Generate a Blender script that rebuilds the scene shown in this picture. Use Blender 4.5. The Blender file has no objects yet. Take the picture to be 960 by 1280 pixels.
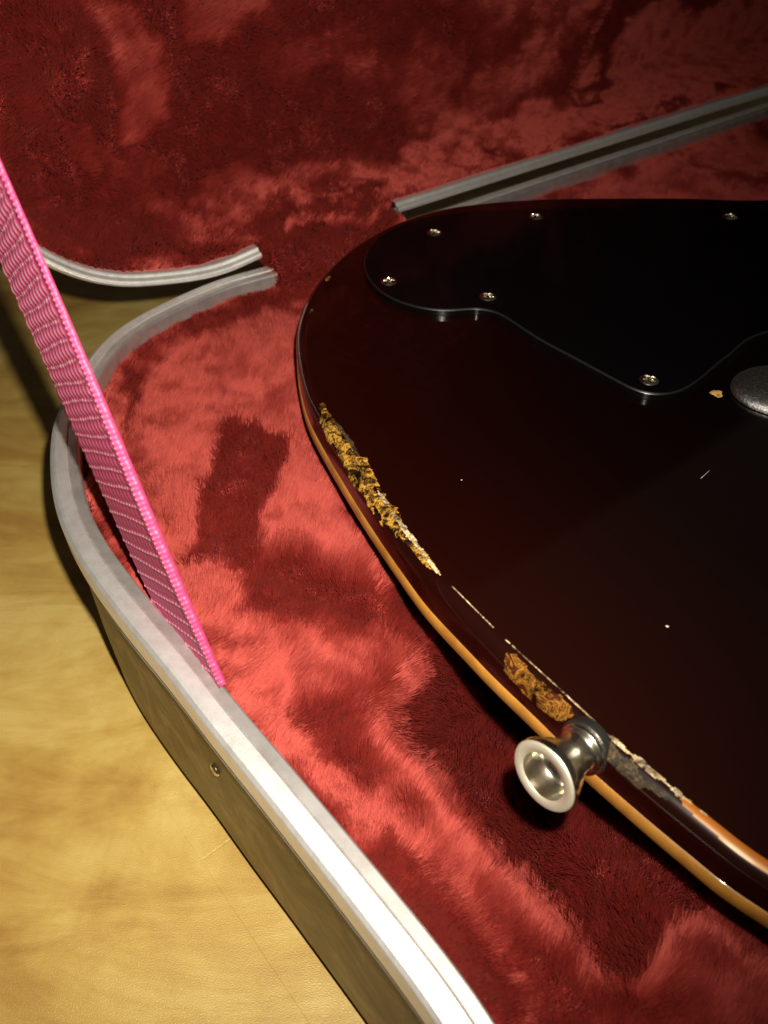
import bpy, bmesh, math, random
import numpy as np
from mathutils import Vector, Matrix, Quaternion
random.seed(5); rng = np.random.default_rng(7)
S = bpy.context.scene; C = S.collection
R = math.radians

# ------------------------------------------------------------------ camera, world, light
PITCH, FPX, CAMH = 43.0, 1030.0, 0.25
cam = bpy.data.objects.new('camera', bpy.data.cameras.new('camera')); C.objects.link(cam)
cam.location = (0, 0, CAMH); cam.rotation_euler = (R(90 - PITCH), 0, 0)
cam.data.sensor_fit = 'VERTICAL'; cam.data.sensor_height = 24; cam.data.lens = 24 * FPX / 1280
cam.data.clip_start = .005; cam.data.clip_end = 50
cam.data.dof.use_dof = True; cam.data.dof.focus_distance = .235; cam.data.dof.aperture_fstop = 14
S.camera = cam
w = bpy.data.worlds.new('World'); S.world = w; w.use_nodes = True
w.node_tree.nodes['Background'].inputs[0].default_value = (1.0, .80, .60, 1)
w.node_tree.nodes['Background'].inputs[1].default_value = .03
def lamp(name, loc, power, rad, col):
    l = bpy.data.lights.new(name, 'POINT'); l.energy = power; l.shadow_soft_size = rad; l.color = col
    o = bpy.data.objects.new(name, l); C.objects.link(o); o.location = loc; return o
fl_ = bpy.data.lights.new('phone_flash', 'SPOT'); fl_.energy = 7.0; fl_.shadow_soft_size = .0028; fl_.color = (1.0, .93, .80)
fl_.spot_size = R(116); fl_.spot_blend = 1.0
fo = bpy.data.objects.new('phone_flash', fl_); C.objects.link(fo); fo.location = (.009, .011, .263)
fo.rotation_euler = (Vector((-.085, .235, .07)) - Vector(fo.location)).to_track_quat('-Z', 'Y').to_euler()
S.view_settings.view_transform = 'Standard'; S.view_settings.look = 'None'
S.view_settings.gamma = 1; S.view_settings.exposure = 0.0
S.cycles.max_bounces = 6; S.cycles.glossy_bounces = 4; S.cycles.diffuse_bounces = 3
S.cycles.use_adaptive_sampling = True; S.cycles.use_denoising = True
S.cycles_curves.shape = 'THICK' if hasattr(S, 'cycles_curves') else None

# ------------------------------------------------------------------ measuring
def W(x, y, z):
    t = R(PITCH); u = x - 480; v = y - 640
    r = np.array([u, FPX * math.cos(t) - v * math.sin(t), -(v * math.cos(t) + FPX * math.sin(t))])
    return np.array([0, 0, CAMH]) + r * ((z - CAMH) / r[2])
def rayplane(x, y, p, n):
    t = R(PITCH); u = x - 480; v = y - 640
    r = np.array([u, FPX * math.cos(t) - v * math.sin(t), -(v * math.cos(t) + FPX * math.sin(t))])
    c = np.array([0, 0, CAMH]); return c + r * (((p - c) @ n) / (r @ n))
RIM = .085
O = W(346, 329, RIM); HD = W(960, 128, RIM) - O; HD[2] = 0; HD /= np.linalg.norm(HD)
IN = np.array([HD[1], -HD[0], 0])                       # from the hinge into the lower shell
Z3 = np.array([0, 0, 1.])
def AB(a, b, z=0): return np.array([O[0], O[1], 0]) + HD * a + IN * b + Z3 * z
def toab(p): q = np.asarray(p) - np.array([O[0], O[1], 0]); return float(q @ HD), float(q @ IN)

# ------------------------------------------------------------------ helpers
def link(name, me, mat=None, parent=None, smooth=True):
    o = bpy.data.objects.new(name, me); C.objects.link(o)
    if mat: me.materials.append(mat)
    if smooth: me.polygons.foreach_set('use_smooth', [True] * len(me.polygons))
    if parent: o.parent = parent
    return o
def mesh(name, v, f, mat=None, parent=None, smooth=True):
    me = bpy.data.meshes.new(name); me.from_pydata([tuple(map(float, p)) for p in v], [], [tuple(map(int, q)) for q in f]); me.update()
    return link(name, me, mat, parent, smooth)
def thing(name, label, cat, loc=(0, 0, 0)):
    o = bpy.data.objects.new(name, None); C.objects.link(o); o.location = loc
    o.empty_display_size = .02; o['label'] = label; o['category'] = cat; return o
def catmull(P, n, closed=False):
    P = np.asarray(P, float); L = len(P); out = []
    segs = L if closed else L - 1
    for i in range(segs):
        g = (lambda k: P[k % L]) if closed else (lambda k: P[min(max(k, 0), L - 1)])
        p0, p1, p2, p3 = g(i - 1), g(i), g(i + 1), g(i + 2)
        for j in range(8):
            t = j / 8
            out.append(.5 * (2 * p1 + (p2 - p0) * t + (2 * p0 - 5 * p1 + 4 * p2 - p3) * t * t + (3 * p1 - p0 - 3 * p2 + p3) * t ** 3))
    if not closed: out.append(P[-1])
    out = np.array(out); q = np.vstack([out, out[:1]]) if closed else out
    d = np.r_[0, np.cumsum(np.linalg.norm(np.diff(q, axis=0), axis=1))]
    s = np.linspace(0, d[-1], n, endpoint=not closed)
    return np.stack([np.interp(s, d, q[:, k]) for k in range(P.shape[1])], 1)
def smooth_line(P, it, closed=True):
    P = P.copy()
    for _ in range(it):
        if closed: P = (np.roll(P, 1, 0) + 2 * P + np.roll(P, -1, 0)) / 4
        else: P[1:-1] = (P[:-2] + 2 * P[1:-1] + P[2:]) / 4
    return P
def normals2(P, closed=True):
    if closed: t = np.roll(P, -1, 0) - np.roll(P, 1, 0)
    else: t = np.gradient(P, axis=0)
    t /= np.linalg.norm(t, axis=1)[:, None] + 1e-12
    return np.stack([t[:, 1], -t[:, 0]], 1)
def sweep_faces(n, m, closed):
    F = []
    for i in range(n if closed else n - 1):
        k = (i + 1) % n
        for j in range(m - 1): F.append((i * m + j, i * m + j + 1, k * m + j + 1, k * m + j))
    return F
def lathe(prof, seg=48):
    V, F = [], []; m = len(prof)
    for i in range(seg):
        a = 2 * math.pi * i / seg
        for (x, r) in prof: V.append((r * math.cos(a), r * math.sin(a), x))
    for i in range(seg):
        k = (i + 1) % seg
        for j in range(m - 1): F.append((i * m + j, k * m + j, k * m + j + 1, i * m + j + 1))
    return V, F
_G = {}
def vnoise(P, scale, seed=0):
    """smooth value noise on n x 3 (or n x 2) points, -1..1"""
    P = np.asarray(P, float); 
    if P.shape[1] == 2: P = np.c_[P, np.zeros(len(P))]
    if seed not in _G: _G[seed] = np.random.default_rng(1000 + seed).uniform(-1, 1, (32, 32, 32))
    g = _G[seed]; q = P / scale + 100.37; i = np.floor(q).astype(int); f = q - i; f = f * f * (3 - 2 * f); i %= 32; j = (i + 1) % 32
    def G(a, b, c): return g[a, b, c]
    x0, y0, z0 = i.T; x1, y1, z1 = j.T; fx, fy, fz = f.T
    l = lambda a, b, t: a + (b - a) * t
    return l(l(l(G(x0, y0, z0), G(x1, y0, z0), fx), l(G(x0, y1, z0), G(x1, y1, z0), fx), fy),
             l(l(G(x0, y0, z1), G(x1, y0, z1), fx), l(G(x0, y1, z1), G(x1, y1, z1), fx), fy), fz)
def fbm(P, s, seed=0, o=3): return sum(vnoise(P, s / 2 ** k, seed + k) * .5 ** k for k in range(o)) / 1.5
def sstep(x, a, b): t = np.clip((x - a) / (b - a), 0, 1); return t * t * (3 - 2 * t)
def in_poly(x, y, P):
    c = np.zeros(x.shape, bool); n = len(P)
    for i in range(n):
        x0, y0 = P[i]; x1, y1 = P[(i + 1) % n]
        if y0 == y1: continue
        k = ((y0 > y) != (y1 > y)); c ^= k & (x < (x1 - x0) * (y - y0) / (y1 - y0) + x0)
    return c
def dist_poly(x, y, P, closed=True):
    d = np.full(x.shape, 1e9); n = len(P)
    for i in range(n if closed else n - 1):
        a = P[i]; b = P[(i + 1) % n]; e = b - a; L = e @ e + 1e-18
        t = np.clip(((x - a[0]) * e[0] + (y - a[1]) * e[1]) / L, 0, 1)
        d = np.minimum(d, (x - a[0] - t * e[0]) ** 2 + (y - a[1] - t * e[1]) ** 2)
    return np.sqrt(d)

# ------------------------------------------------------------------ materials
class NT:
    def __init__(s, name):
        s.m = bpy.data.materials.new(name); s.m.use_nodes = True; s.t = s.m.node_tree
        s.b = s.t.nodes['Principled BSDF']; s.out = s.t.nodes['Material Output']
    def n(s, ty, **k):
        nd = s.t.nodes.new(ty)
        for a, v in k.items():
            if a in nd.inputs.keys() if False else hasattr(nd, a): setattr(nd, a, v)
        return nd
    def L(s, a, b): s.t.links.new(a, b)
    def noise(s, vec, sc, det=4, rough=.55, dist=0):
        nd = s.n('ShaderNodeTexNoise'); nd.inputs['Scale'].default_value = sc; nd.inputs['Detail'].default_value = det
        nd.inputs['Roughness'].default_value = rough; nd.inputs['Distortion'].default_value = dist
        if vec is not None: s.L(vec, nd.inputs['Vector'])
        return nd.outputs['Fac']
    def obj(s, scale=(1, 1, 1), rot=(0, 0, 0)):
        c = s.n('ShaderNodeTexCoord'); mp = s.n('ShaderNodeMapping'); mp.inputs['Scale'].default_value = scale; mp.inputs['Rotation'].default_value = rot
        s.L(c.outputs['Object'], mp.inputs['Vector']); return mp.outputs['Vector']
    def ramp(s, fac, stops):
        r = s.n('ShaderNodeValToRGB'); e = r.color_ramp.elements
        while len(e) < len(stops): e.new(.5)
        for k, (p, c) in enumerate(stops): e[k].position = p; e[k].color = (*c, 1)
        s.L(fac, r.inputs['Fac']); return r.outputs['Color']
    def bump(s, h, dist, strength=1):
        b = s.n('ShaderNodeBump'); b.inputs['Distance'].default_value = dist; b.inputs['Strength'].default_value = strength
        s.L(h, b.inputs['Height']); s.L(b.outputs['Normal'], s.b.inputs['Normal'])
        if 'Coat Normal' in s.b.inputs: pass
        return b
    def set(s, **k):
        for a, v in k.items():
            i = s.b.inputs[a.replace('_', ' ')]
            i.default_value = (*v, 1) if isinstance(v, tuple) else v
        return s

def g3(v): return (v, v, v)
# floor veneer
F_ = NT('varnished_wood'); v = F_.obj((1, 1, 1), (0, 0, R(-14)))
st = F_.obj((4.5, 15, 1), (0, 0, R(-14)))
n1 = F_.noise(st, 2.6, 10, .68, .7); n2 = F_.noise(v, 14, 6, .6, .5)
mx = F_.n('ShaderNodeMath', operation='ADD'); F_.L(n1, mx.inputs[0]); F_.L(n2, mx.inputs[1])
ha = F_.n('ShaderNodeMath', operation='MULTIPLY'); F_.L(mx.outputs[0], ha.inputs[0]); ha.inputs[1].default_value = .5
c1 = F_.ramp(ha.outputs[0], [(.32, (.25, .130, .026)), (.42, (.37, .215, .050)), (.50, (.46, .300, .075)), (.58, (.55, .40, .125)), (.68, (.42, .250, .070))])
F_.L(c1, F_.b.inputs['Base Color'])
F_.set(Roughness=.33, Specular_IOR_Level=.5)
hb = F_.noise(F_.obj((1, 1, 1)), 2300, 2, .6); F_.bump(hb, .00025, .8)
M_floor = F_.m
# red plush
def plush(name, col, hair=False, rough=.45):
    m = NT(name)
    if hair:
        t = m.t; hi = m.n('ShaderNodeHairInfo')
        r = m.ramp(hi.outputs['Random'], [(0, tuple(c * .72 for c in col)), (.6, col), (1, tuple(min(1, c * 1.25 + .01) for c in col))])
        m.L(r, m.b.inputs['Base Color'])
        m.set(Roughness=.42, Specular_IOR_Level=.55)
        df = m.n('ShaderNodeBsdfDiffuse'); m.L(r, df.inputs['Color'])
        hr = m.n('ShaderNodeBsdfHair'); hr.component = 'Reflection'; hr.inputs['Color'].default_value = (.92, .19, .15, 1)
        hr.inputs['RoughnessU'].default_value = .25; hr.inputs['RoughnessV'].default_value = 1.0
        mxs = m.n('ShaderNodeMixShader'); mxs.inputs[0].default_value = .47
        m.L(df.outputs[0], mxs.inputs[1]); m.L(hr.outputs[0], mxs.inputs[2]); m.L(mxs.outputs[0], m.out.inputs['Surface'])
    else:
        m.set(Base_Color=col, Roughness=.95, Specular_IOR_Level=.1)
    return m.m
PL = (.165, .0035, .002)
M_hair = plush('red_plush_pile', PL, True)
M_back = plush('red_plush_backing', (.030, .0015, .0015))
# metals
A_ = NT('brushed_aluminium'); A_.set(Base_Color=(.80, .78, .75), Metallic=.88, Roughness=.5)
nv = A_.noise(A_.obj((1, 1, 1)), 60, 5, .7); rr = A_.n('ShaderNodeMapRange'); A_.L(nv, rr.inputs[0]); rr.inputs[3].default_value = .44; rr.inputs[4].default_value = .54
A_.L(rr.outputs[0], A_.b.inputs['Roughness']); 
cc = A_.ramp(A_.noise(A_.obj(), 240, 4, .8), [(.3, (.84, .81, .78)), (.55, (.94, .92, .90)), (.8, (.97, .96, .95))]); A_.L(cc, A_.b.inputs['Base Color'])
A_.bump(A_.noise(A_.obj(), 700, 4, .7), .00012, .5)
M_alu = A_.m
A2 = NT('dull_aluminium'); A2.set(Base_Color=(.42, .38, .34), Metallic=.85, Roughness=.42); 
cc = A2.ramp(A2.noise(A2.obj(), 120, 5, .7), [(.3, (.50, .46, .44)), (.6, (.68, .64, .62))]); A2.L(cc, A2.b.inputs['Base Color'])
M_alu2 = A2.m
# case shell plastic
K = NT('case_shell_plastic'); kn = K.noise(K.obj((1, 1, 1)), 45, 6, .7, 1.2)
kc = K.ramp(kn, [(.32, (.040, .023, .008)), (.50, (.11, .068, .025)), (.64, (.26, .17, .075))])
K.L(kc, K.b.inputs['Base Color']); K.set(Roughness=.45, Specular_IOR_Level=.32, Coat_Weight=.10, Coat_Roughness=.2)
K.bump(K.noise(K.obj(), 160, 6, .75, .6), .0007, .8); M_case = K.m
K2 = NT('lid_shell_plastic'); K2.set(Base_Color=(.02, .015, .01), Roughness=.4); M_lid = K2.m
# guitar lacquer
G = NT('sunburst_falloff_lacquer')
co = G.n('ShaderNodeTexCoord'); at = G.n('ShaderNodeAttribute'); at.attribute_name = 'burst'
gm = G.n('ShaderNodeMapping'); gm.inputs['Scale'].default_value = (4.2, 4.2, 0); G.L(co.outputs['Object'], gm.inputs['Vector'])
gr = G.n('ShaderNodeTexGradient', gradient_type='SPHERICAL'); G.L(gm.outputs['Vector'], gr.inputs['Vector'])
gc = G.ramp(gr.outputs['Fac'], [(0, (.015, .0020, .0007)), (.25, (.0075, .0010, .0005)), (.5, (.0030, .0007, .0005)), (.8, (.0018, .0006, .0005))])  # burst colour, with the flash falloff across the top painted in
G.L(gc, G.b.inputs['Base Color']); G.set(Roughness=.3, Specular_IOR_Level=.12, Coat_Weight=1.0, Coat_Roughness=.035)
G.bump(G.noise(G.obj(), 18, 3, .45), .0005, .35); M_lac = G.m
B_ = NT('amber_edge_finish'); bn = B_.noise(B_.obj(), 90, 4, .6)
B_.L(B_.ramp(bn, [(.3, (.22, .085, .012)), (.6, (.36, .16, .025)), (.8, (.30, .13, .022))]), B_.b.inputs['Base Color']); B_.set(Roughness=.4, Coat_Weight=.6, Coat_Roughness=.1); M_band = B_.m
def chipmat(name, stops, sc=260, dirt=.55, gl=.38, bd=.0002):
    m = NT(name); nz = m.noise(m.obj(), sc, 5, .75, 1.4); c = m.ramp(nz, stops)
    big = m.ramp(m.noise(m.obj(), sc * .33, 4, .7, .8), [(.40, (.05, .035, .02)), (.40 + .2 * dirt, (1, 1, 1))])
    mm_ = m.n('ShaderNodeMix', data_type='RGBA', blend_type='MULTIPLY'); mm_.inputs[0].default_value = 1
    m.L(c, mm_.inputs[6]); m.L(big, mm_.inputs[7]); m.L(mm_.outputs[2], m.b.inputs['Base Color'])
    m.set(Roughness=gl, Specular_IOR_Level=.35); m.bump(m.noise(m.obj(), sc * 1.6, 4, .7), bd, 1.0); return m.m
M_chip = chipmat('exposed_wood_flakes', [(.40, (.010, .005, .003)), (.46, (.08, .035, .006)), (.52, (.27, .13, .014)), (.60, (.50, .28, .05)), (.64, (.06, .03, .010))], 430)
M_cream = chipmat('splintered_pale_wood', [(.30, (.10, .06, .03)), (.45, (.30, .20, .09)), (.6, (.62, .50, .30)), (.75, (.30, .26, .22))], 620, .9)
M_crack = chipmat('crazed_amber_lacquer', [(.38, (.03, .007, .003)), (.46, (.07, .022, .005)), (.50, (.30, .14, .018)), (.525, (.03, .008, .003)), (.58, (.10, .035, .007)), (.66, (.22, .095, .012))], 260, .4, .18, .00012)
M_grime = chipmat('brown_grime', [(.38, (.006, .004, .002)), (.55, (.045, .026, .008)), (.70, (.16, .10, .035))], 600, .55, .75, .0002)
P_ = NT('black_pickguard'); P_.set(Base_Color=(.002, .0015, .0018), Roughness=.10, Specular_IOR_Level=.3); M_pg = P_.m
P2 = NT('pickguard_edge'); P2.set(Base_Color=(.006, .006, .006), Roughness=.30, Specular_IOR_Level=.9); M_pge = P2.m
N_ = NT('nickel'); N_.set(Base_Color=(.78, .73, .60), Metallic=1.0, Roughness=.22)
N_.bump(N_.noise(N_.obj(), 500, 4, .7), .00006, .5); M_nick = N_.m
N2 = NT('satin_nickel'); N2.set(Base_Color=(.85, .80, .62), Metallic=.75, Roughness=.42); N2.bump(N2.noise(N2.obj(), 1500, 3, .7), .00005, .6); M_nick2 = N2.m
N3 = NT('dark_fastener'); N3.set(Base_Color=(.10, .095, .085), Metallic=.9, Roughness=.35); N3.bump(N3.noise(N3.obj(), 900, 3, .7), .0002, .8); M_dark = N3.m
D_ = NT('sparkling_cast_metal'); D_.set(Base_Color=(.17, .165, .155), Metallic=1.0, Roughness=.40); D_.bump(D_.noise(D_.obj(), 1500, 3, .8), .0002, 1.0)
D_.L(D_.ramp(D_.noise(D_.obj(), 1300, 2, .6), [(.35, (.22, .21, .20)), (.62, (.38, .37, .35)), (.72, (.9, .9, .9))]), D_.b.inputs['Base Color']); M_dome = D_.m
W_ = NT('pink_webbing'); uv = W_.n('ShaderNodeUVMap')
wa = W_.n('ShaderNodeAttribute'); wa.attribute_name = 'thread_sheen'; W_.L(W_.ramp(wa.outputs['Fac'], [(0, (.30, .020, .08)), (.35, (.50, .060, .16)), (1, (.84, .50, .58))]), W_.b.inputs['Base Color'])  # satin glints and darker gaps of the weave painted into the yarn colour
W_.set(Roughness=.5, Specular_IOR_Level=.4); W_.b.inputs['Sheen Tint'].default_value = (1, .6, .8, 1)
M_web = W_.m
DU = NT('dust'); DU.set(Base_Color=(.6, .55, .5), Roughness=.8); M_dust = DU.m

# ------------------------------------------------------------------ floor: base sheet and boards
def sheet(name, x0, x1, y0, y1, z, mat): return mesh(name, [(x0, y0, z), (x1, y0, z), (x1, y1, z), (x0, y1, z)], [(0, 1, 2, 3)], mat)
fl = sheet('floor', -2, 2, -1.2, 2.8, -.004, M_floor); fl['kind'] = 'structure'; fl['label'] = 'glossy golden brown wooden floor'
c0 = W(252, 1075, 0); c1_ = W(180, 967, 0); du = (c1_ - c0); du[2] = 0; du /= np.linalg.norm(du); dv = np.array([du[1], -du[0], 0])
if dv[0] < 0: dv = -dv
PW, PLN, gap = .19, .9, .000004
def board(u0, v0):
    b = .0005; pts = []
    for ins, z in ((0, -.0038), (0, -.00009), (b, 0)):
        for (uu, vv) in ((u0 + gap + ins, v0 + gap + ins), (u0 + PLN - gap - ins, v0 + gap + ins), (u0 + PLN - gap - ins, v0 + PW - gap - ins), (u0 + gap + ins, v0 + PW - gap - ins)):
            p = c0 + du * uu + dv * vv; pts.append((p[0], p[1], z))
    F = [(8, 9, 10, 11)] + [(r * 4 + k, r * 4 + (k + 1) % 4, r * 4 + 4 + (k + 1) % 4, r * 4 + 4 + k) for r in (0, 1) for k in range(4)]
    return mesh('floor_board', pts, F, M_floor, fl, smooth=False)
for j in range(-4, 4):
    off = [0, .37, .61, .22][j % 4]
    for i in range(-2, 2): board(off * (1 if j else 0) + i * PLN, j * PW)
# speck of dirt on the floor
# ------------------------------------------------------------------ case
case = thing('guitar_case', 'open hard guitar case with aluminium rim, red plush lining and pink lid strap', 'guitar case', tuple(AB(.15, .17)))
def P(name, v, f, mat, parent=case, smooth=True):
    o = mesh(name, np.asarray(v) - np.array(case.location), f, mat, parent, smooth); return o
corner = [toab(W(x, y, RIM)) for x, y in [(270, 908), (209, 829), (164, 776), (121, 720), (96, 682), (77, 641), (68, 596), (67, 551), (71, 522), (79, 506), (106, 456), (125, 431), (146, 412), (175, 393), (208, 377), (250, 358), (292, 343), (346, 329)]]
bot = [toab(W(x, y, RIM)) for x, y in [(561, 1280), (345, 1000)]]
CW = .39
far = [(a, CW - b) for (a, b) in corner[:0:-1]]
far = [(-.128, .215)] if False else far
lead = [p for p in far if p[1] > bot[0][1] + .02]
AEND = .60
pts = lead[::-1]  # from front side around the front corner ... towards the tail
front = sorted(lead, key=lambda p: -p[1])
outline = [(AEND, .02), (AEND + .02, .08), (AEND + .02, CW - .08), (AEND, CW - .02), (AEND - .06, CW), (.3, CW), (.1, CW)] + front + bot + corner + [(.06, 0), (.16, 0), (.3, 0), (AEND - .06, 0)]
RIMP = smooth_line(catmull(outline, 900, True), 14)
NRM = normals2(RIMP)
ctr = RIMP.mean(0)
if ((RIMP + NRM * .001 - ctr) ** 2).sum() < ((RIMP - ctr) ** 2).sum(): NRM = -NRM     # outward
def sweep_shell(prof, line=RIMP, nr=NRM, closed=True):
    V = [AB(*(line[i] - nr[i] * d), z) for i in range(len(line)) for d, z in prof]
    return V, sweep_faces(len(line), len(prof), closed)
V, F = sweep_shell([(.030, .0006), (.012, .0006), (.0052, .0014), (.0018, .0045), (.0006, .010), (.0, .035), (.0002, .0735)])
P('shell_wall', V, F, M_case)
# closed bottom
Vb = [AB(*(RIMP[i] - NRM[i] * .030), .0006) for i in range(0, len(RIMP), 3)]
P('shell_bottom', Vb, [tuple(range(len(Vb)))], M_case, smooth=False)
prof_out_ = [(.0005, .0718), (-.0014, .0720), (-.0019, .0728), (-.0014, .0737), (-.0008, .0741), (-.0017, .0747), (-.0021, .0757), (-.0015, .0766), (-.0009, .0769), (-.0019, .0776), (-.0023, .0790), (-.0023, .0832), (-.0015, .0845), (.0000, .0851), (.0035, .0851), (.0052, .0847), (.0058, .0838)]
prof_out = [(.0004, .0724), (-.0008, .0725), (-.0012, .0730), (-.0008, .0735), (-.0003, .0737), (-.0010, .0741), (-.0013, .0747), (-.0010, .0753), (-.0004, .0755), (-.0012, .0758), (-.0015, .0763), (-.0016, .0830), (-.0013, .0839), (-.0004, .0847), (.0005, .0850), (.0036, .0850), (.0039, .0848), (.0040, .0843)]
prof_in = [(.0040, .0842), (.0043, .0845), (.0069, .0845), (.0073, .0842), (.0075, .0835), (.0077, .0600)]
# the hinge side is interrupted by the plush bridge
A0, A1 = -.0025, .066
idx = [i for i in range(len(RIMP)) if not (abs(RIMP[i, 1]) < .004 and A0 < RIMP[i, 0] < A1)]
k = next(n for n in range(len(idx)) if idx[n] - idx[n - 1] != 1 and n > 0) if any(idx[n] - idx[n - 1] != 1 for n in range(1, len(idx))) else 0
idx = idx[k:] + idx[:k]
line = RIMP[idx]; nr = NRM[idx]
V, F = sweep_shell(prof_out, line, nr, False); P('rim_trim', V, F, M_alu, smooth=False)
V, F = sweep_shell(prof_in, line, nr, False); P('rim_inner_lip', V, F, M_alu2, smooth=False)
# rivet on the tail wall
pr = None
best = 1e9
for i in range(len(RIMP)):
    q = AB(*RIMP[i], .055); 
    t = R(PITCH); 
    d = q - np.array([0, 0, CAMH]); fw = d[1] * math.cos(t) - d[2] * math.sin(t); up = d[1] * math.sin(t) + d[2] * math.cos(t)
    if fw > .02:
        X, Y = 480 + FPX * d[0] / fw, 640 - FPX * up / fw
        e = (X - 277) ** 2 + (Y - 960) ** 2
        if e < best: best = e; pr = i
nn = HD * NRM[pr, 0] + IN * NRM[pr, 1]
rv, rf = lathe([(.0000, .0019), (.0004, .0018), (.0007, .0013), (.0006, .0007), (.0003, .0004), (.0002, 0)], 20)
rq = Vector(nn).to_track_quat('Z', 'Y'); rp = AB(*RIMP[pr], .055)
P('rivet', [np.array(rq @ Vector(p)) + rp + nn * .0002 for p in rv], rf, M_nick)

# ---- lid
PHI = R(94)
LO = AB(0, -.0015, RIM + .004)
LU = IN * math.cos(PHI) + Z3 * math.sin(PHI)            # up along the open lid
LE = Z3 * math.cos(PHI) - IN * math.sin(PHI)            # into the lid, away from its opening
def LC(a, c, e): return LO + HD * a + LU * c + LE * e
LIDP = RIMP * np.array([1, 1.0]) + np.array([0, .0])
V = [LC(*(LIDP[i] - NRM[i] * d), e) for i in range(len(LIDP)) for d, e in [(.0005, .006), (.0, .03), (.001, .052), (.004, .060), (.012, .064), (.03, .065)]]
P('lid_wall', V, sweep_faces(len(LIDP), 6, True), M_lid)
Vb = [LC(*(LIDP[i] - NRM[i] * .030), .065) for i in range(0, len(LIDP), 3)]
P('lid_top', Vb, [tuple(range(len(Vb)))], M_lid, smooth=False)
lp = [(.0010, .0085), (.0000, .0080), (-.0005, .0060), (-.0007, .0030), (-.0002, .0008), (.0006, -.0002), (.0016, -.0006), (.0026, 0), (.0030, .0012), (.0034, .0016), (.0043, .0016), (.0047, .003), (.0049, .010)]
lidx = [i for i in range(len(LIDP)) if not (abs(LIDP[i, 1]) < .004 and A0 - .003 < LIDP[i, 0] < A1)]
k = next(n for n in range(1, len(lidx)) if lidx[n] - lidx[n - 1] != 1)
lidx = lidx[k:] + lidx[:k]
V = [LC(*(LIDP[i] - NRM[i] * d), e) for i in lidx for d, e in lp]
P('lid_trim', V, sweep_faces(len(lidx), len(lp), False), M_alu)

# ------------------------------------------------------------------ guitar outline (needed by the lining)
GT = .100
gsil = [(960, 1074), (920, 1044), (872, 1008), (802, 951), (746, 904), (687, 849), (639, 806), (610, 777), (554, 721), (535, 697), (497, 646), (469, 606), (444, 568), (422, 533), (401, 496), (392, 470), (386, 440), (384, 412), (390, 385), (404, 355), (430, 325), (458, 303), (500, 280), (550, 264), (600, 256), (680, 250), (760, 249), (860, 249), (960, 251)]
gw = [W(x, y, GT)[:2] for x, y in gsil]
e0 = gw[0] - gw[1]; e0 /= np.linalg.norm(e0); e1 = gw[-1] - gw[-2]; e1 /= np.linalg.norm(e1)
gaxis = HD[:2]
extra = [gw[-1] + np.array([.06, .012]), gw[-1] + np.array([.12, .03]), gw[-1] + np.array([.17, .03]), gw[-1] + np.array([.19, -.01]), gw[-1] + np.array([.16, -.05]),
         gw[-1] + np.array([.15, -.11]), gw[0] + np.array([.25, .05]), gw[0] + np.array([.22, -.01]), gw[0] + np.array([.16, -.035]), gw[0] + np.array([.10, -.045]), gw[0] + np.array([.045, -.032])]
GP = smooth_line(catmull(gw + extra, 1100, True), 22)
GN = normals2(GP); gc_ = GP.mean(0)
if ((GP + GN * .001 - gc_) ** 2).sum() < ((GP - gc_) ** 2).sum(): GN = -GN

# ------------------------------------------------------------------ plush lining
inner = RIMP - NRM * .0075
step = .0022
xa = np.arange(-.17, AEND + .03, step); xb = np.arange(-.005, CW + .005, step)
A, Bq = np.meshgrid(xa, xb, indexing='ij')
ins = in_poly(A, Bq, inner[::3]); dd = dist_poly(A, Bq, inner[::5]); dd = np.where(ins, dd, -dd)
imgline_ = lambda pp, z: np.array([toab(W(x - 6, y + 4, z)) for x, y in pp])
def imgline(pp, z): return np.array([toab(W(x, y, z)) for x, y in pp])
gab = np.array([toab((p[0], p[1], 0)) for p in GP[::6]])
gd = dist_poly(A, Bq, gab); gin = in_poly(A, Bq, gab); gd = np.where(gin, -gd, gd)    # signed distance outside the guitar
# deep well along the tail, bounded by the raised ledge; picked up on the ledge top
ZL, ZW, ZC = .063, .010, .070
well = imgline_([(455, 868), (520, 950), (590, 1030), (650, 1098), (715, 1170), (790, 1252), (840, 1195), (905, 1122), (960, 1180), (1200, 1200), (1200, 800), (700, 700), (560, 745), (520, 790), (500, 840)], ZL + .005)
wd = dist_poly(A, Bq, well); win = in_poly(A, Bq, well); wd = np.where(win, wd, -wd)
fold = imgline([(305, 735), (350, 725), (430, 760), (500, 770), (560, 760)], ZL + .003)
fdst = dist_poly(A, Bq, fold, False)
pk = np.stack([A.ravel(), Bq.ravel()], 1)
nz1 = fbm(pk, .05, 3).reshape(A.shape); nz2 = fbm(pk, .018, 9).reshape(A.shape)
# the compartment at the back-left sits higher than the ledge
upper = sstep(Bq + .35 * A, .165, .120)
base = ZL + (ZC - ZL) * upper
h = base + .0022 * nz1 + .0010 * nz2
h = h - .0055 * np.exp(-(fdst / .0075) ** 2)
h = np.where(dd < .03, h + (.0785 - h) * (1 - sstep(dd, -.001, .017)) ** 1.5 , h)
h = h + (ZW - ZL) * sstep(wd, -.003, .010)
dv_ = imgline([(796, 1262), (850, 1200), (905, 1125), (960, 1060)], ZL + .003)
h = np.maximum(h, (ZL + .003) - .9 * np.abs(dist_poly(A, Bq, dv_, False)) )
vfold = imgline([(690, 1000), (700, 1080), (740, 1140)], .03); h = h + .006 * np.exp(-(dist_poly(A, Bq, vfold, False) / .006) ** 2)
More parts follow.
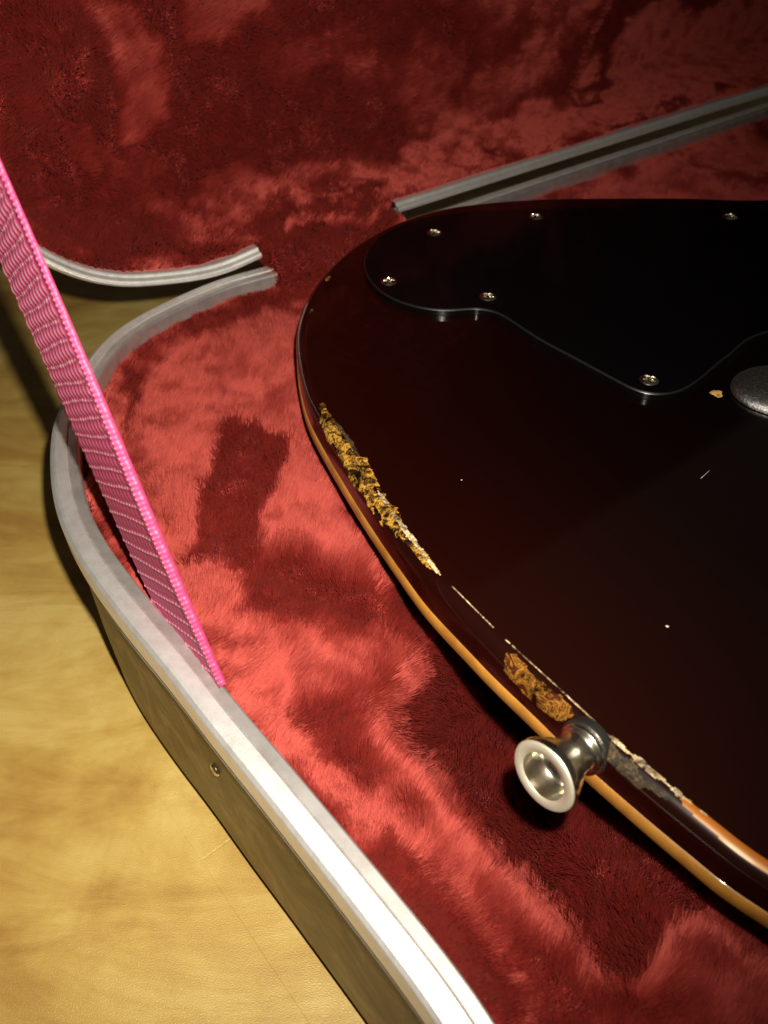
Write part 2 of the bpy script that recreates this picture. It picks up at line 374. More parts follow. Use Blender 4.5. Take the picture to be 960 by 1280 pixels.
# the pile is pressed down under the guitar
h = np.where(gd < .002, np.minimum(h, GT - .040 - .008), h)
h = h + (GT - .022 - .006 - h) * 0
h = np.maximum(h, .012)
ids = -np.ones(A.shape, int); keep = dd > -.0025; ids[keep] = np.arange(keep.sum())
base0 = np.array([O[0], O[1], 0])
PT = base0 + A[..., None] * HD + Bq[..., None] * IN + h[..., None] * Z3
V = PT[keep]
q = np.stack([ids[:-1, :-1], ids[:-1, 1:], ids[1:, 1:], ids[1:, :-1]], -1).reshape(-1, 4); q = q[(q >= 0).all(1)][:, ::-1] if False else q[(q >= 0).all(1)]
lin = P('shell_lining', V, q, M_back)
LOWER_V, LOWER_Q = V, q; LOWER_L = (.45 + .55 * sstep(dd[keep], 0, .014)) * sstep(dd[keep], -.001, .0005)

# lid lining: height field e(a, c)
linner = LIDP - NRM * .0046
xa2 = np.arange(-.17, AEND + .03, .0025); xc = np.r_[np.arange(.002, .03, .0011), np.arange(.03, CW, .003)]
A2_, C2 = np.meshgrid(xa2, xc, indexing='ij')
ins2 = in_poly(A2_, C2, linner[::3]); d2 = dist_poly(A2_, C2, linner[::5]); d2 = np.where(ins2, d2, -d2)
pk2 = np.stack([A2_.ravel(), C2.ravel()], 1)
m1 = fbm(pk2, .07, 21).reshape(A2_.shape); m2 = fbm(pk2, .022, 31).reshape(A2_.shape)
depth = .040 + .016 * 0
def lidac(x, y, e): q = rayplane(x, y, LC(0, 0, e), LE) - LO; return float(q @ HD), float(q @ LU)
s0, s1 = lidac(716, 112, .040), lidac(758, 2, .040)
a_st = s0[0] + (C2 - s0[1]) * (s1[0] - s0[0]) / (s1[1] - s0[1])
deep = sstep(A2_, a_st, a_st + .006)
e_ = .0038 + (depth + .024 * deep) * (1 - (1 - np.clip(d2 / .0155, 0, 1)) ** 2.2) + .0028 * m1 + .0018 * m2 * sstep(d2, 0, .01)
e_ = np.minimum(e_, .0625); e_ = e_ - .012 * np.exp(-((A2_ + .055) / .012) ** 2 - ((C2 - .075) / .016) ** 2)
ids = -np.ones(A2_.shape, int); keep = d2 > -.0040; ids[keep] = np.arange(keep.sum())
PT2 = LO + A2_[..., None] * HD + C2[..., None] * LU + e_[..., None] * LE
LV = PT2[keep]; LID_L = (.35 + .65 * sstep(d2[keep], 0, .014)) * sstep(d2[keep], -.0012, .0003); q2 = np.stack([ids[:-1, :-1], ids[:-1, 1:], ids[1:, 1:], ids[1:, :-1]], -1).reshape(-1, 4); LQ = q2[(q2 >= 0).all(1)]
P('lid_lining', LV, LQ, M_back)

# plush bridge over the hinge
na, ns = 60, 40; BV = []
path = catmull([(.024, .062), (.016, .0715), (.0105, .080), (.005, .087), (-.001, .0905), (-.008, .0925), (-.016, .0945), (-.030, .094), (-.045, .096)], ns)
for i in range(na):
    a = A0 - .0028 + (A1 - A0 + .0050) * i / (na - 1); edge = min(i, na - 1 - i) / (na - 1)
    drop = .005 * (1 - min(1, edge / .05)) ** 2
    for j in range(ns):
        b, z = path[j]; BV.append(AB(a + .0006 * math.sin(j * .9), b, z - drop + .0009 * math.sin(a * 160 + j * .35)))
BV = np.array(BV); BQ = np.array(sweep_faces(na, ns, False))
P('hinge_flap', BV, BQ, M_back)

# ------------------------------------------------------------------ the pile
def px(p):
    t = R(PITCH); d = p - np.array([0, 0, CAMH]); fw = d[:, 1] * math.cos(t) - d[:, 2] * math.sin(t); up = d[:, 1] * math.sin(t) + d[:, 2] * math.cos(t)
    return 480 + FPX * d[:, 0] / fw, 640 - FPX * up / fw, fw
def pile(name, V, Q, n, length, width, tiltfn, dense, parent=case, flip=False, lenv=None):
    T = np.vstack([Q[:, [0, 1, 2]], Q[:, [0, 2, 3]]]); a, b, c = V[T[:, 0]], V[T[:, 1]], V[T[:, 2]]
    fn = np.cross(b - a, c - a); area = np.linalg.norm(fn, axis=1)
    vn = np.zeros_like(V)
    for k in range(3): np.add.at(vn, T[:, k], fn)
    vn /= np.linalg.norm(vn, axis=1)[:, None] + 1e-15
    if flip: vn = -vn
    cen = (a + b + c) / 3; wgt = area * dense(cen); pr_ = wgt / wgt.sum()
    t = rng.choice(len(T), n, p=pr_); u = rng.random((n, 2)); s = u.sum(1) > 1; u[s] = 1 - u[s]
    w0 = (1 - u.sum(1))[:, None]; u0, u1 = u[:, :1], u[:, 1:]
    p = w0 * a[t] + u0 * b[t] + u1 * c[t]
    N = w0 * vn[T[t, 0]] + u0 * vn[T[t, 1]] + u1 * vn[T[t, 2]]; N /= np.linalg.norm(N, axis=1)[:, None]
    D = tiltfn(p, N)                                     # lean vectors, magnitude 0..2
    # clumps
    cl = .0030
    cid = np.floor((p + .0016 * np.stack([vnoise(p, .004, 61), vnoise(p, .004, 62), vnoise(p, .004, 63)], 1)) / cl)
    hsh = (cid @ np.array([12.9898, 78.233, 37.719])); rnd = lambda k: (np.sin(hsh * (k + 1.37)) * 43758.5453) % 1.0 - .5
    cv = np.stack([rnd(0), rnd(1), rnd(2)], 1)
    D = D + cv * .40 + .24 * np.stack([vnoise(p, .0055, 91), vnoise(p, .0055, 92), vnoise(p, .0055, 93)], 1) + rng.normal(0, .12, (n, 3)) + .30 * np.stack([vnoise(p, .009, 71), vnoise(p, .009, 72), vnoise(p, .009, 73)], 1)
    D = D - N * (D * N).sum(1)[:, None]
    ln = length * (.75 + .45 * rng.random(n)) * (1 + .25 * vnoise(p, .012, 81))
    if lenv is not None: ln = ln * (w0[:, 0] * lenv[T[t, 0]] + u0[:, 0] * lenv[T[t, 1]] + u1[:, 0] * lenv[T[t, 2]])
    kp = ln > length * .12; p, N, D, ln = p[kp], N[kp], D[kp], ln[kp]; n = len(p)
    K = 4; pos = np.zeros((n, K, 3)); cur = p.copy() - N * .0006; pos[:, 0] = cur
    for k in range(1, K):
        f = (k / (K - 1)) ** .5
        d = N + D * f * 1.15; d /= np.linalg.norm(d, axis=1)[:, None]
        cur = cur + d * (ln / (K - 1))[:, None]; pos[:, k] = cur
    pos -= np.array(case.location)
    hc = bpy.data.hair_curves.new(name); hc.add_curves([K] * n)
    hc.position_data.foreach_set('vector', pos.astype(np.float32).ravel())
    rad = np.tile(np.array([1, .95, .75, .25], np.float32) * width * .5, n)
    at_ = hc.attributes.get('radius') or hc.attributes.new('radius', 'FLOAT', 'POINT')
    at_.data.foreach_set('value', rad)
    hc.materials.append(M_hair)
    o = bpy.data.objects.new(name, hc); C.objects.link(o); o.parent = parent; o['kind'] = 'stuff'; return o

def unit(v): return v / (np.linalg.norm(v) + 1e-12)
TOCAM = lambda p: (lambda d: d / np.linalg.norm(d, axis=1)[:, None])(np.array([0, 0, CAMH]) - p)
def regions(p, N, spec, base, seed, amp=.9):
    """nap direction: brushed streaks (noise) plus marks brushed into the pile at known places"""
    x, y, fw = px(p)
    D = np.tile(np.array(base, float), (len(p), 1))
    ang = 2.2 * vnoise(p, .035, seed) + 1.2 * vnoise(p, .014, seed + 1)
    c, s = np.cos(ang), np.sin(ang); D = np.stack([D[:, 0] * c - D[:, 1] * s, D[:, 0] * s + D[:, 1] * c, D[:, 2]], 1)
    D *= (1.05 + .8 * vnoise(p, .025, seed + 2))[:, None]
    jx = x + JIT * vnoise(p, .022, seed + 11) + 9 * vnoise(p, .007, seed + 5) + 5 * vnoise(p, .0025, seed + 7); jy = y + JIT * vnoise(p, .022, seed + 12) + 9 * vnoise(p, .007, seed + 6) + 5 * vnoise(p, .0025, seed + 8)
    for poly, soft, vec in spec:
        poly = np.array(poly, float); i = in_poly(jx, jy, poly); d = dist_poly(jx, jy, poly); d = np.where(i, d, -d)
        m = sstep(d, -soft, soft)[:, None]
        if isinstance(vec, float):                         # pile brushed to stand towards the viewer's side of the case
            tc = TOCAM(p); q = tc / np.clip((tc * N).sum(1), .42, 1)[:, None] - N; vv = q * vec
        else: vv = np.array(vec, float)
        D = D * (1 - m) + vv * m
    return D
# lean directions on the (nearly level) shell lining: +Y points away from the camera
AWAY = (0.15, 1.5, 0); TOW = (0.0, -1.15, 0); SIDE = (-1.3, .5, 0); UPR = (0, -.45, 0)
JIT = 8
spec_low = [
    ([(120, 380), (400, 360), (390, 450), (300, 500), (150, 470)], 26, (-.3, .35, 0)),
    ([(200, 440), (385, 430), (400, 560), (540, 740), (430, 735), (330, 715), (260, 690), (190, 600)], 30, (.35, 1.15, 0)),
    ([(288, 532), (362, 548), (338, 650), (315, 720), (235, 720), (255, 620)], 6, .40),
    ([(158, 465), (175, 465), (160, 560), (145, 545)], 7, .40),
    ([(310, 722), (360, 708), (430, 735), (545, 745), (660, 860), (540, 830), (470, 800), (400, 830), (330, 790), (300, 760)], 18, .40),
    ([(270, 800), (420, 800), (470, 860), (440, 900), (330, 900)], 30, (.5, .85, 0)),
    ([(350, 900), (430, 880), (480, 950), (460, 1010)], 24, .40),
    ([(470, 885), (520, 950), (590, 1030), (650, 1098), (715, 1170), (785, 1245), (730, 1250), (640, 1170), (540, 1060), (440, 930)], 20, (.6, .95, 0)),
    ([(640, 1200), (700, 1200), (770, 1270), (700, 1330), (660, 1290)], 24, .40),
    ([(470, 1060), (530, 1120), (640, 1260), (620, 1300), (450, 1080)], 14, .40),
    ([(475, 893), (525, 862), (560, 780), (960, 1160), (960, 1170), (905, 1128), (790, 1250), (715, 1172), (650, 1101), (590, 1033), (520, 953)], 7, .40),
    ([(812, 1262), (900, 1140), (960, 1130), (960, 1330), (800, 1320)], 18, (.35, .75, 0)),
    ([(782, 1252), (892, 1124), (904, 1132), (800, 1262)], 5, (.9, .9, 0)),
    ([(690, 1000), (720, 1060), (760, 1130), (730, 1150), (690, 1080)], 9, .36),
    ([(450, 872), (505, 838), (530, 850), (482, 892)], 7, (.9, .9, 0)),
]
def tilt_low(p, N): return regions(p, N, spec_low, (.25, .55, 0), 41)
def dens_low(c):
    x, y, fw = px(c); vis = (x > -60) & (x < 1020) & (y > 60) & (y < 1340) & (fw > .02)
    und = in_poly(c[:, 0], c[:, 1], GP[::8]) & (dist_poly(c[:, 0], c[:, 1], GP[::8]) > .045)
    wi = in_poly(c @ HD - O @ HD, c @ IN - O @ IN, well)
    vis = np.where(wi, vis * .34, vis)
    return np.where(und, .0, np.where(vis > 0, vis / np.clip(fw, .15, 1) ** 1.0, .25))
nl_sign = 1
T0 = LOWER_Q[0]; fn0 = np.cross(LOWER_V[T0[1]] - LOWER_V[T0[0]], LOWER_V[T0[2]] - LOWER_V[T0[0]])
pile('shell_pile', LOWER_V, LOWER_Q, 620000, .0064, .00016, tilt_low, dens_low, lenv=LOWER_L, flip=fn0[2] < 0)
JIT = 30
spec_lid = [
    ([(150, 95), (200, 100), (200, 130), (165, 190), (140, 180)], 8, (1.3, .3, 1.2)),
    ([(60, 200), (170, 230), (230, 320), (100, 330), (40, 290)], 28, .40),
    ([(200, 40), (300, 30), (520, 150), (500, 200), (300, 200), (200, 110)], 31, .40),
    ([(340, 20), (520, 0), (560, 40), (420, 90)], 23, .40),
    ([(200, 180), (330, 190), (560, 160), (540, 185), (330, 215), (230, 230)], 7, .40),
    ([(240, 230), (480, 200), (720, 120), (700, 190), (480, 250), (350, 300), (260, 290)], 14, (.6, .15, .55)),
    ([(340, 262), (480, 226), (480, 250), (380, 280), (345, 330)], 7, .40),
    ([(90, 10), (160, 0), (200, 50), (190, 110), (150, 100), (110, 60)], 16, (.9, .3, .8)),
    ([(215, -20), (330, -20), (280, 45), (225, 50)], 14, (.9, .3, .8)),
    ([(40, 130), (90, 150), (200, 235), (330, 280), (300, 300), (180, 265), (90, 190)], 12, (.7, .1, .6)),
    ([(520, 160), (560, 110), (640, 50), (710, 40), (690, 90), (620, 140), (560, 185)], 18, (.7, .1, .5)),
    ([(330, 60), (450, 30), (520, 60), (470, 110), (380, 110)], 18, (.5, -.1, .4)),
    ([(745, 40), (775, 70), (770, 100), (730, 118), (708, 116)], 7, .40),
    ([(755, 24), (880, 4), (960, -10), (960, -60), (750, -60)], 7, .40),
    ([(770, 30), (960, 5), (960, 90), (700, 190), (740, 120)], 10, (.7, .2, .9)),
]
def tilt_lid(p, N): return regions(p, N, spec_lid, (.45, -.35, .35), 51)
def dens_lid(c):
    x, y, fw = px(c); vis = (x > -60) & (x < 1020) & (y > -60) & (y < 400); return np.where(vis, 1., .06)
T0 = LQ[len(LQ) // 2]; fn0 = np.cross(LV[T0[1]] - LV[T0[0]], LV[T0[2]] - LV[T0[0]])
pile('lid_pile', LV, LQ, 430000, .0062, .00024, tilt_lid, dens_lid, lenv=LID_L, flip=(fn0 @ -LE) < 0)
fnb = np.cross(BV[BQ[len(BQ)//2][1]] - BV[BQ[len(BQ)//2][0]], BV[BQ[len(BQ)//2][2]] - BV[BQ[len(BQ)//2][0]])
pile('flap_pile', BV, BQ, 26000, .0055, .00027, lambda p, N: regions(p, N, [([(330, 270), (485, 220), (510, 262), (430, 300), (390, 375), (345, 350)], 6, .42), ([(350, 278), (480, 238), (480, 246), (352, 292)], 3, (.6, .3, .5))], (.25, -.3, .2), 57), lambda c: np.ones(len(c)), flip=fnb[2] < 0, lenv=np.repeat(.35 + .65 * np.clip(np.minimum(np.arange(na), na - 1 - np.arange(na)) / 6, 0, 1), ns))

# ------------------------------------------------------------------ strap (hangs between the tail walls of shell and lid)
sp0 = W(223, 783, RIM) - HD * .0004
snrm = HD.copy(); SGN = 1.0 if HD @ (np.array([0, 0, CAMH]) - sp0) < 0 else -1.0
sc = sp0 - HD * 0
Lp = [(-40, 232), (0, 329), (23, 373), (40, 408), (59, 453), (77, 497), (102, 551), (134, 626), (164, 694), (190, 742), (214, 795)]
Rp = [(-40, 116), (0, 212), (23, 268), (47, 324), (68, 364), (87, 411), (105, 455), (121, 497), (149, 562), (175, 626), (209, 697), (235, 757), (275, 850)]
Lw = np.array([rayplane(x, y, sp0, snrm) for x, y in Lp]); Rw = np.array([rayplane(x, y, sp0, snrm) for x, y in Rp])
dirv = unit((Lw[1] + Rw[1]) / 2 - (Lw[-2] + Rw[-2]) / 2); wd_ = np.cross(snrm, dirv); 
if wd_ @ (Rw[5] - Lw[5]) < 0: wd_ = -wd_
halfw = abs((Rw[3:9] - Lw[3:9]) @ wd_).mean() / 2
p0 = (Lw[-1] + Rw[-1]) / 2; cmid = (Lw[5] + Rw[6]) / 2; cmid = p0 + dirv * ((cmid - p0) @ dirv) + wd_ * ((((Lw[3:9].mean(0) + Rw[3:9].mean(0)) / 2) - p0) @ wd_)
start = cmid - dirv * ((cmid - p0) @ dirv) - dirv * .004; Ltot = .40
NS, NW = 1500, 92
print('strap half width', halfw, 'dir', dirv)
SV = []; pass
rowp = .0043
ss, ww = np.meshgrid(np.linspace(0, Ltot, NS), np.linspace(-1, 1, NW), indexing='ij')
taper = 1 - .14 * (1 - sstep(ss, 0, .10))
row = ss / rowp + .12 * ww + .10 * np.sin(ss * 90 + 1.3) + .05 * np.sin(ss * 410 + 3 * ww)
fr = row % 1; ridx = np.floor(row)
calm = .40 + .60 * sstep(ss, .03, .10)
jit = .25 * np.sin(ridx * 12.9)
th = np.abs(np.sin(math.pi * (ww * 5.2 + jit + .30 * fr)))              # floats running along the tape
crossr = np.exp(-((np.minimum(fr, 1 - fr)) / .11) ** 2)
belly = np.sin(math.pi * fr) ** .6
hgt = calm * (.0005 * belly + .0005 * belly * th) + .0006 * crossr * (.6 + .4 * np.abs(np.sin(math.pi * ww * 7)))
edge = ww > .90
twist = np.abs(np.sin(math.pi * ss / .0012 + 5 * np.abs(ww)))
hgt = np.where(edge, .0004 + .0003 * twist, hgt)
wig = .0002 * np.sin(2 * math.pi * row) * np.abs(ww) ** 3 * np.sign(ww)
light = np.where(edge, .15 + .45 * twist ** 3, np.maximum(crossr * (.35 + .65 * np.abs(np.sin(math.pi * ww * 7)) ** 2), calm * belly * th ** 3 * .95))  # painted sheen: paler on cross rows and float crests
SV = start + ss[..., None] * dirv + (halfw * ww * taper - halfw * .04 * (1 - sstep(ss, 0, .10)) + wig)[..., None] * wd_ + (hgt + .0006 * np.sin(ss * 40))[..., None] * (-SGN * snrm)
SV = SV.reshape(-1, 3)
OUTW = -HD if (toab(sp0)[0] < .2) else HD
back = start + ss.reshape(-1, 1) * dirv + (halfw * ww * taper - halfw * .04 * (1 - sstep(ss, 0, .10))).reshape(-1, 1) * wd_ + SGN * snrm * .0012
n0 = len(SV); F = sweep_faces(NS, NW, False); F2 = [tuple(reversed([k + n0 for k in f])) for f in F]
side = []
for i in range(NS - 1):
    for j in (0, NW - 1):
        f = (i * NW + j, (i + 1) * NW + j, (i + 1) * NW + j + n0, i * NW + j + n0); side.append(f)
sv = np.vstack([SV, back]); sv = sv + OUTW * (np.clip(.0836 - sv[:, 2], 0, .003) * 2.4)[:, None]; 
if True:
    so = P('lid_strap', sv, F + F2 + side, M_web); at_ = so.data.attributes.new('thread_sheen', 'FLOAT', 'POINT'); at_.data.foreach_set('value', np.r_[light.ravel(), light.ravel() * 0].astype(np.float32)); so['label'] = 'pink woven webbing strap joining the lid to the shell'

# ------------------------------------------------------------------ guitar
gloc = np.array([gc_[0], gc_[1], GT - .038])
gtr = thing('bass_guitar', 'dark sunburst bass guitar with chipped edges, lying in the red plush case', 'bass guitar', tuple(gloc))
def Gm(name, v, f, mat, parent=gtr, smooth=True): return mesh(name, np.asarray(v) - gloc, f, mat, parent, smooth)
PROF = [(0, 0), (.0007, -.00005), (.0015, -.0003), (.0023, -.0007), (.0030, -.0013), (.0036, -.0021), (.0040, -.0031), (.0042, -.0044), (.0042, -.0092)]
BAND = [(.0042, -.0092), (.0044, -.0093), (.0044, -.0136), (.0040, -.0144)]
LOWP = [(.0040, -.0144), (.0028, -.0154), (-.001, -.0175), (-.005, -.024), (-.009, -.034), (-.013, -.038), (-.03, -.038)]
def gs(prof): return [np.array([*(GP[i] + GN[i] * o), GT + z]) for i in range(len(GP)) for o, z in prof]
V = gs(PROF); F = sweep_faces(len(GP), len(PROF), True)
# top face: rings inwards so that the burst can be carried as an attribute, then a closing face
ringsd = [.004, .010, .018, .028]; m = len(PROF); n = len(GP)
top = [i * m for i in range(n)]; F.append(tuple(top))
body = Gm('body', V, F, M_lac)
me = body.data
for pgn in me.polygons:
    if pgn.loop_total > 4: pgn.use_smooth = False
V = gs(LOWP); F = sweep_faces(n, len(LOWP), True); F.append(tuple(reversed([i * len(LOWP) + len(LOWP) - 1 for i in range(n)])))
Gm('body_back', V, F, M_lac)
V = gs(BAND); Gm('edge_band', V, sweep_faces(n, len(BAND), True), M_band)

# nearest index on the outline for an image point
gpx = np.stack(px(np.c_[GP, np.full(n, GT)])[:2], 1)
def gi(x, y): return int(((gpx - np.array([x, y])) ** 2).sum(1).argmin())
PC = np.array(PROF); PCd = np.r_[0, np.cumsum(np.linalg.norm(np.diff(PC, axis=0), axis=1))]
def gsurf(i, t, lift):
    """point on the edge profile: i along the outline (float), t metres across from the face edge (negative = onto the top)"""
    i0 = int(math.floor(i)) % n; i1 = (i0 + 1) % n; f = i - math.floor(i)
    g = GP[i0] * (1 - f) + GP[i1] * f; nr_ = GN[i0] * (1 - f) + GN[i1] * f
    if t <= 0: o, z, no, nz = t, 0, 0, 1
    else:
        o = np.interp(t, PCd, PC[:, 0]); z = np.interp(t, PCd, PC[:, 1]); o2 = np.interp(t + .0003, PCd, PC[:, 0]); z2 = np.interp(t + .0003, PCd, PC[:, 1])
        dx, dz = o2 - o, z2 - z; L = math.hypot(dx, dz) + 1e-9; no, nz = -dz / L, dx / L
        if L < 1e-8: no, nz = 1, 0
    return np.array([*(g + nr_ * (o + no * lift)), GT + z + nz * lift])
def chip(name, A_, B_pt, t0f, t1f, mat, label=None, thr=.5, seed=0, amp=1.0, lift=.00008, rough=.00025, res=.0003):
    i0, i1 = gi(*A_), gi(*B_pt)
    if abs(i1 - i0) > n / 2: i0, i1 = (i0 + n, i1) if i0 < i1 else (i0, i1 + n)
    if i1 < i0: i0, i1 = i1, i0; rev = True
    else: rev = False
    seg = np.linalg.norm(GP[1] - GP[0]); nu = max(6, int((i1 - i0) * seg / res)); V, F = [], []
    ids_ = {}; nv = 0
    tmin, tmax = -.004, .0125; nt = int((tmax - tmin) / res)
    U = np.linspace(0, 1, nu); T = np.linspace(tmin, tmax, nt)
    uu, tt = np.meshgrid(U, T, indexing='ij'); Lm = (i1 - i0) * seg
    q_ = np.c_[(uu * Lm).ravel() * .45, tt.ravel()]
    nz = (fbm(q_, .0045, 100 + seed, 4)).reshape(uu.shape); nf = fbm(q_, .0013, 140 + seed, 3).reshape(uu.shape)
    ud = 1 - uu if rev else uu
    lo = np.vectorize(t0f)(ud); hi = np.vectorize(t1f)(ud)
    mid = (lo + hi) / 2; hw = (hi - lo) / 2
    inside = 1 - np.abs(tt - mid) / np.maximum(hw, 1e-6) + .8 * amp * nz + .6 * amp * nf
    endf = np.minimum(np.minimum(uu, 1 - uu) * Lm / .002, 1)
    ok = (inside > (1 - endf) * .9 + .12) & (hw > 1e-5)
    li = lift + rough * nf * np.clip(inside * 2, 0, 1) + rough * .5 * nz
    li = np.maximum(li, .00006)
    idg = -np.ones(uu.shape, int)
    for a in range(nu):
        for b in range(nt):
            if ok[a, b]: idg[a, b] = len(V); V.append(gsurf(i0 + (i1 - i0) * U[a], T[b], li[a, b]))
    for a in range(nu - 1):
        for b in range(nt - 1):
            f = (idg[a, b], idg[a, b + 1], idg[a + 1, b + 1], idg[a + 1, b])
            if min(f) >= 0: F.append(f)
    if not F: return
    o = Gm(name, V, F, mat, body if False else gtr, smooth=True); o.parent = body
    if label: o['label'] = label
    return o
mm = .001
bump_ = lambda u, a=.5: math.sin(math.pi * min(1, max(0, u))) ** a
chip('finish_chip', (400, 500), (552, 722), lambda u: (-.9 * bump_(u) - .2) * mm, lambda u: (.6 + 7.0 * bump_(u, .7) * (1 - .5 * u)) * mm, M_chip, 'long chipped patch of bare yellow wood', seed=1, rough=.0003)
chip('finish_chip', (470, 612), (556, 724), lambda u: -.3 * mm, lambda u: 1.2 * mm, M_cream, 'pale splintered crest', seed=2, lift=.0002)
chip('finish_chip', (415, 525), (480, 625), lambda u: -1.7 * mm * bump_(u), lambda u: .3 * mm, M_grime, 'grey grime on the chipped rim', seed=12, lift=.00015)
chip('finish_chip', (552, 722), (642, 812), lambda u: -.1 * mm, lambda u: .55 * mm, M_cream, 'thin worn line on the rim', seed=3, lift=.0001, rough=.0002)
chip('finish_chip', (638, 808), (728, 890), lambda u: .4 * mm, lambda u: (3.2 + 4.6 * bump_(u, .5)) * mm, M_crack, 'crazed amber patch beside the strap button', seed=4, amp=.5, rough=.00003, lift=.00005)
chip('finish_chip', (636, 806), (760, 916), lambda u: -.2 * mm, lambda u: .45 * mm, M_cream, 'pale splintered crest above the strap button', seed=5, lift=.00015)
chip('finish_chip', (748, 908), (886, 1030), lambda u: -.3 * mm, lambda u: (.7 + .7 * bump_(u)) * mm, M_cream, 'broken pale wood edge beyond the strap button', seed=6, lift=.0002)
chip('finish_chip', (752, 912), (850, 1000), lambda u: 1.2 * mm, lambda u: (2.4 + 2.6 * bump_(u)) * mm, M_grime, 'dirty chipped lacquer', seed=7, lift=.0002)
chip('finish_chip', (402, 350), (409, 342), lambda u: -1.0 * mm, lambda u: .4 * mm, M_chip, 'tiny yellow nick', seed=8)
chip('finish_chip', (384, 384), (385, 394), lambda u: -.8 * mm, lambda u: .6 * mm, M_chip, 'tiny yellow nick', seed=9)
M_amb = NT('amber_edge_glow'); M_amb.set(Base_Color=(.30, .11, .012), Roughness=.35, Coat_Weight=.7, Coat_Roughness=.10, Coat_Tint=(1.0, .72, .35)); M_amb = M_amb.m  # translucent amber finish; orange glow around the flash highlight painted into its colour
chip('edge_glow', (852, 990), (1010, 1130), lambda u: -.05 * mm, lambda u: (1.5 + 1.2 * bump_(u)) * mm, M_amb, 'amber rim with the highlight glow painted in', seed=10, amp=.25, rough=.00002, lift=.00006)
# nick in the top beside the metal dome
def blob(name, x, y, rx, ry, mat, z=GT, hh=.0002, parent=None, k=14, tris=2):
    c = W(x, y, z); V = [c + Z3 * hh * 1.3]; sd = random.random() * 9
    for r_ in (.6, 1):
        for i in range(k):
            a = 2 * math.pi * i / k; rr_ = r_ * (1 + .18 * math.sin(3 * a + sd) + .12 * math.sin(5 * a + 2 * sd)); V.append(c + np.array([rx * rr_ * math.cos(a), ry * rr_ * math.sin(a), hh if r_ < 1 else .00003]))
    F = [(0, 1 + i, 1 + (i + 1) % k) for i in range(k)] + [(1 + i, 1 + k + i, 1 + k + (i + 1) % k, 1 + (i + 1) % k) for i in range(k)]
    o = Gm(name, V, F, mat); o.parent = parent or body; return o
b_ = blob('finish_chip', 896, 492, .0019, .0020, chipmat('bare_wood', [(.35, (.50, .27, .07)), (.6, (.72, .45, .15))], 500)); b_['label'] = 'round yellow nick in the top'
for (x, y, s) in [(834, 783, .35), (577, 600, .2), (610, 880, .0)]:
    if s: blob('dust_speck', x, y, s * mm, s * mm, M_dust, hh=.00006, k=7)
# two hairline scratches
for (x0, y0, x1, y1) in [(876, 598, 887, 588)]:
    a = W(x0, y0, GT + .00005); b = W(x1, y1, GT + .00005); pn = unit(np.cross(b - a, Z3)) * .00007
    o = Gm('scratch', [a - pn, b - pn * .3, b + pn * .3, a + pn], [(0, 1, 2, 3)], M_dust); o.parent = body

# pickguard
PGT = GT + .0026
pgi = [(1100, 400), (960, 414), (908, 446), (879, 470), (862, 482), (850, 488), (832, 492), (811, 491), (793, 486), (778, 479), (728, 452), (674, 423), (639, 400), (625, 392), (614, 388), (603, 386), (593, 385), (561, 387), (532, 385), (504, 378), (479, 366), (464, 352), (456, 336), (457, 318), (470, 300), (492, 285), (525, 273), (580, 265), (660, 261), (760, 259), (860, 259), (960, 262), (1100, 270), (1180, 300), (1180, 360)]
PP = smooth_line(catmull([W(x, y, PGT)[:2] for x, y in pgi], 700, True), 5); PN = normals2(PP); pc = PP.mean(0)
if ((PP + PN * .001 - pc) ** 2).sum() < ((PP - pc) ** 2).sum(): PN = -PN
pprof = [(-.0004, .0026), (-.00035, .00257), (.00005, .00217), (.0001, .0021)]
V = [np.array([*(PP[i] + PN[i] * .0001), GT + z]) for i in range(len(PP)) for z in (.0021, .0001)]; PWALL = (V, sweep_faces(len(PP), 2, True))
V = [np.array([*(PP[i] + PN[i] * o), GT + z]) for i in range(len(PP)) for o, z in pprof]
pg_e = [np.array([*(PP[i] + PN[i] * -.0004), GT + .0026]) for i in range(len(PP))]
pg = Gm('pickguard', pg_e, [tuple(range(len(PP)))], M_pg, smooth=False)
o = Gm('side', PWALL[0], PWALL[1], M_pg); o.parent = pg
po = Gm('bevelled_edge', V, sweep_faces(len(PP), len(pprof), True), M_pge); po.parent = pg
# screws: oval head with a cross recess, one mesh shared
def screw_mesh(rad=.0031, hgt=.0012):
    nr_, na_ = 16, 48; V = [(0, 0, hgt - .0009)]; F = []
    for i in range(1, nr_ + 1):
        r = rad * i / nr_
        for j in range(na_):
            a = 2 * math.pi * j / na_; x, y = r * math.cos(a), r * math.sin(a)
            z = hgt * math.sqrt(max(0, 1 - (r / rad) ** 2 * .92)) - hgt * .28
            k = min(abs(x), abs(y)); l = max(abs(x), abs(y))
            if k < rad * .17 and l < rad * .62: z -= .0008 * (1 - .5 * (l / (rad * .62)))
            if i == nr_: z = 0
            V.append((x, y, z))
    F += [(0, 1 + j, 1 + (j + 1) % na_) for j in range(na_)]
    for i in range(nr_ - 1):
        for j in range(na_): F.append((1 + i * na_ + j, 1 + (i + 1) * na_ + j, 1 + (i + 1) * na_ + (j + 1) % na_, 1 + i * na_ + (j + 1) % na_))
    me = bpy.data.meshes.new('screw'); me.from_pydata(V, [], F); me.materials.append(M_nick); return me
sm_ = screw_mesh(); first = None
for k, (x, y) in enumerate([(486, 350), (543, 289), (670, 269), (913, 269), (610, 369), (812, 473)]):
    if first is None: s = bpy.data.objects.new('screw', sm_); first = s
    else: s = first.copy()
    C.objects.link(s); s.parent = pg; p = W(x, y, PGT + .0006)
    s.location = tuple(np.array([p[0], p[1], PGT - .00005]) - gloc); s.rotation_euler = (0, 0, [.2, .9, .5, 1.2, .75, .4][k])

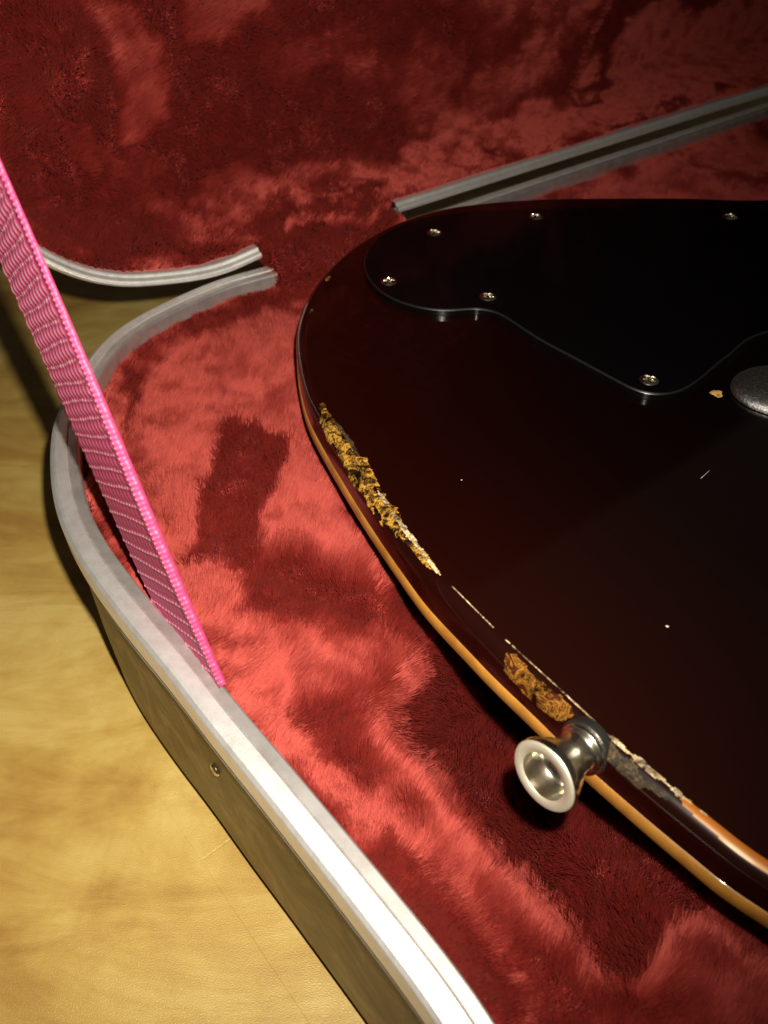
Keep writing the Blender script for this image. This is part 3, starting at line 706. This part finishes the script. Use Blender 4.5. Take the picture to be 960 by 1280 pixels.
# metal dome at the right edge of the frame
dc = W(976, 492, GT)
dm = []; F = []; na_, nr_ = 64, 20
for i in range(nr_ + 1):
    t = i / nr_ * math.pi / 2
    for j in range(na_):
        a = 2 * math.pi * j / na_
        dm.append(dc + np.array([.0155 * math.cos(t) ** .8 * math.cos(a), .0135 * math.cos(t) ** .8 * math.sin(a), .0042 * math.sin(t) ** .9 + .0003]))
F = [(i * na_ + j, i * na_ + (j + 1) % na_, (i + 1) * na_ + (j + 1) % na_, (i + 1) * na_ + j) for i in range(nr_) for j in range(na_)]
Gm('control_knob', dm, F, M_dome)['label'] = 'domed sparkling grey metal knob'

# strap button
ib = gi(746, 906)
bn_ = np.array([*GN[ib], 0]); ax = unit(bn_ * 1.0 + Z3 * .17)
bp = gsurf(ib, .0066, 0) - ax * .0006
bq = Vector(ax).to_track_quat('Z', 'Y')
def BT(pr): 
    v, f = lathe(pr, 72); return [np.array(bq @ Vector(p)) + bp for p in v], f
v, f = BT([(-.001, .0054), (.0012, .0056), (.0017, .0055), (.0019, .0048), (.0022, .0044), (.0032, .0042), (.0048, .0044), (.0064, .0050), (.0082, .0061), (.0100, .0069), (.0112, .0076), (.0117, .0078), (.0126, .0079), (.0131, .0078)])
btn = Gm('strap_button', v, f, M_nick)
v, f = BT([(.0131, .0078), (.0134, .0076), (.0135, .0073), (.0135, .0054), (.0133, .0053)]); o = Gm('flange_face', v, f, M_nick2); o.parent = btn
v, f = BT([(.0133, .0053), (.0105, .0051), (.0085, .0047), (.0080, .0043), (.0078, .0036), (.0060, .0034), (.0055, .0030), (.0054, 0)]); o = Gm('cup', v, f, M_nick); o.parent = btn
v, f = BT([(.0054, .0030), (.0066, .0029), (.0074, .0022), (.0077, .0013), (.0072, .0010), (.0060, .0006), (.0058, 0)]); o = Gm('screw', v, f, M_nick); o.parent = btn
v, f = BT([(-.0020, .0060), (.0003, .0061), (.0007, .0059), (.0008, .0050)]); o = Gm('washer', v, f, M_dark); o.parent = btn

# burst attribute on the lacquer: 0 at the rim, 1 towards the middle
for o in (body,):
    me = o.data; nvv = len(me.vertices); val = np.zeros(nvv, np.float32)
    a = me.attributes.new('burst', 'FLOAT', 'POINT'); a.data.foreach_set('value', val)
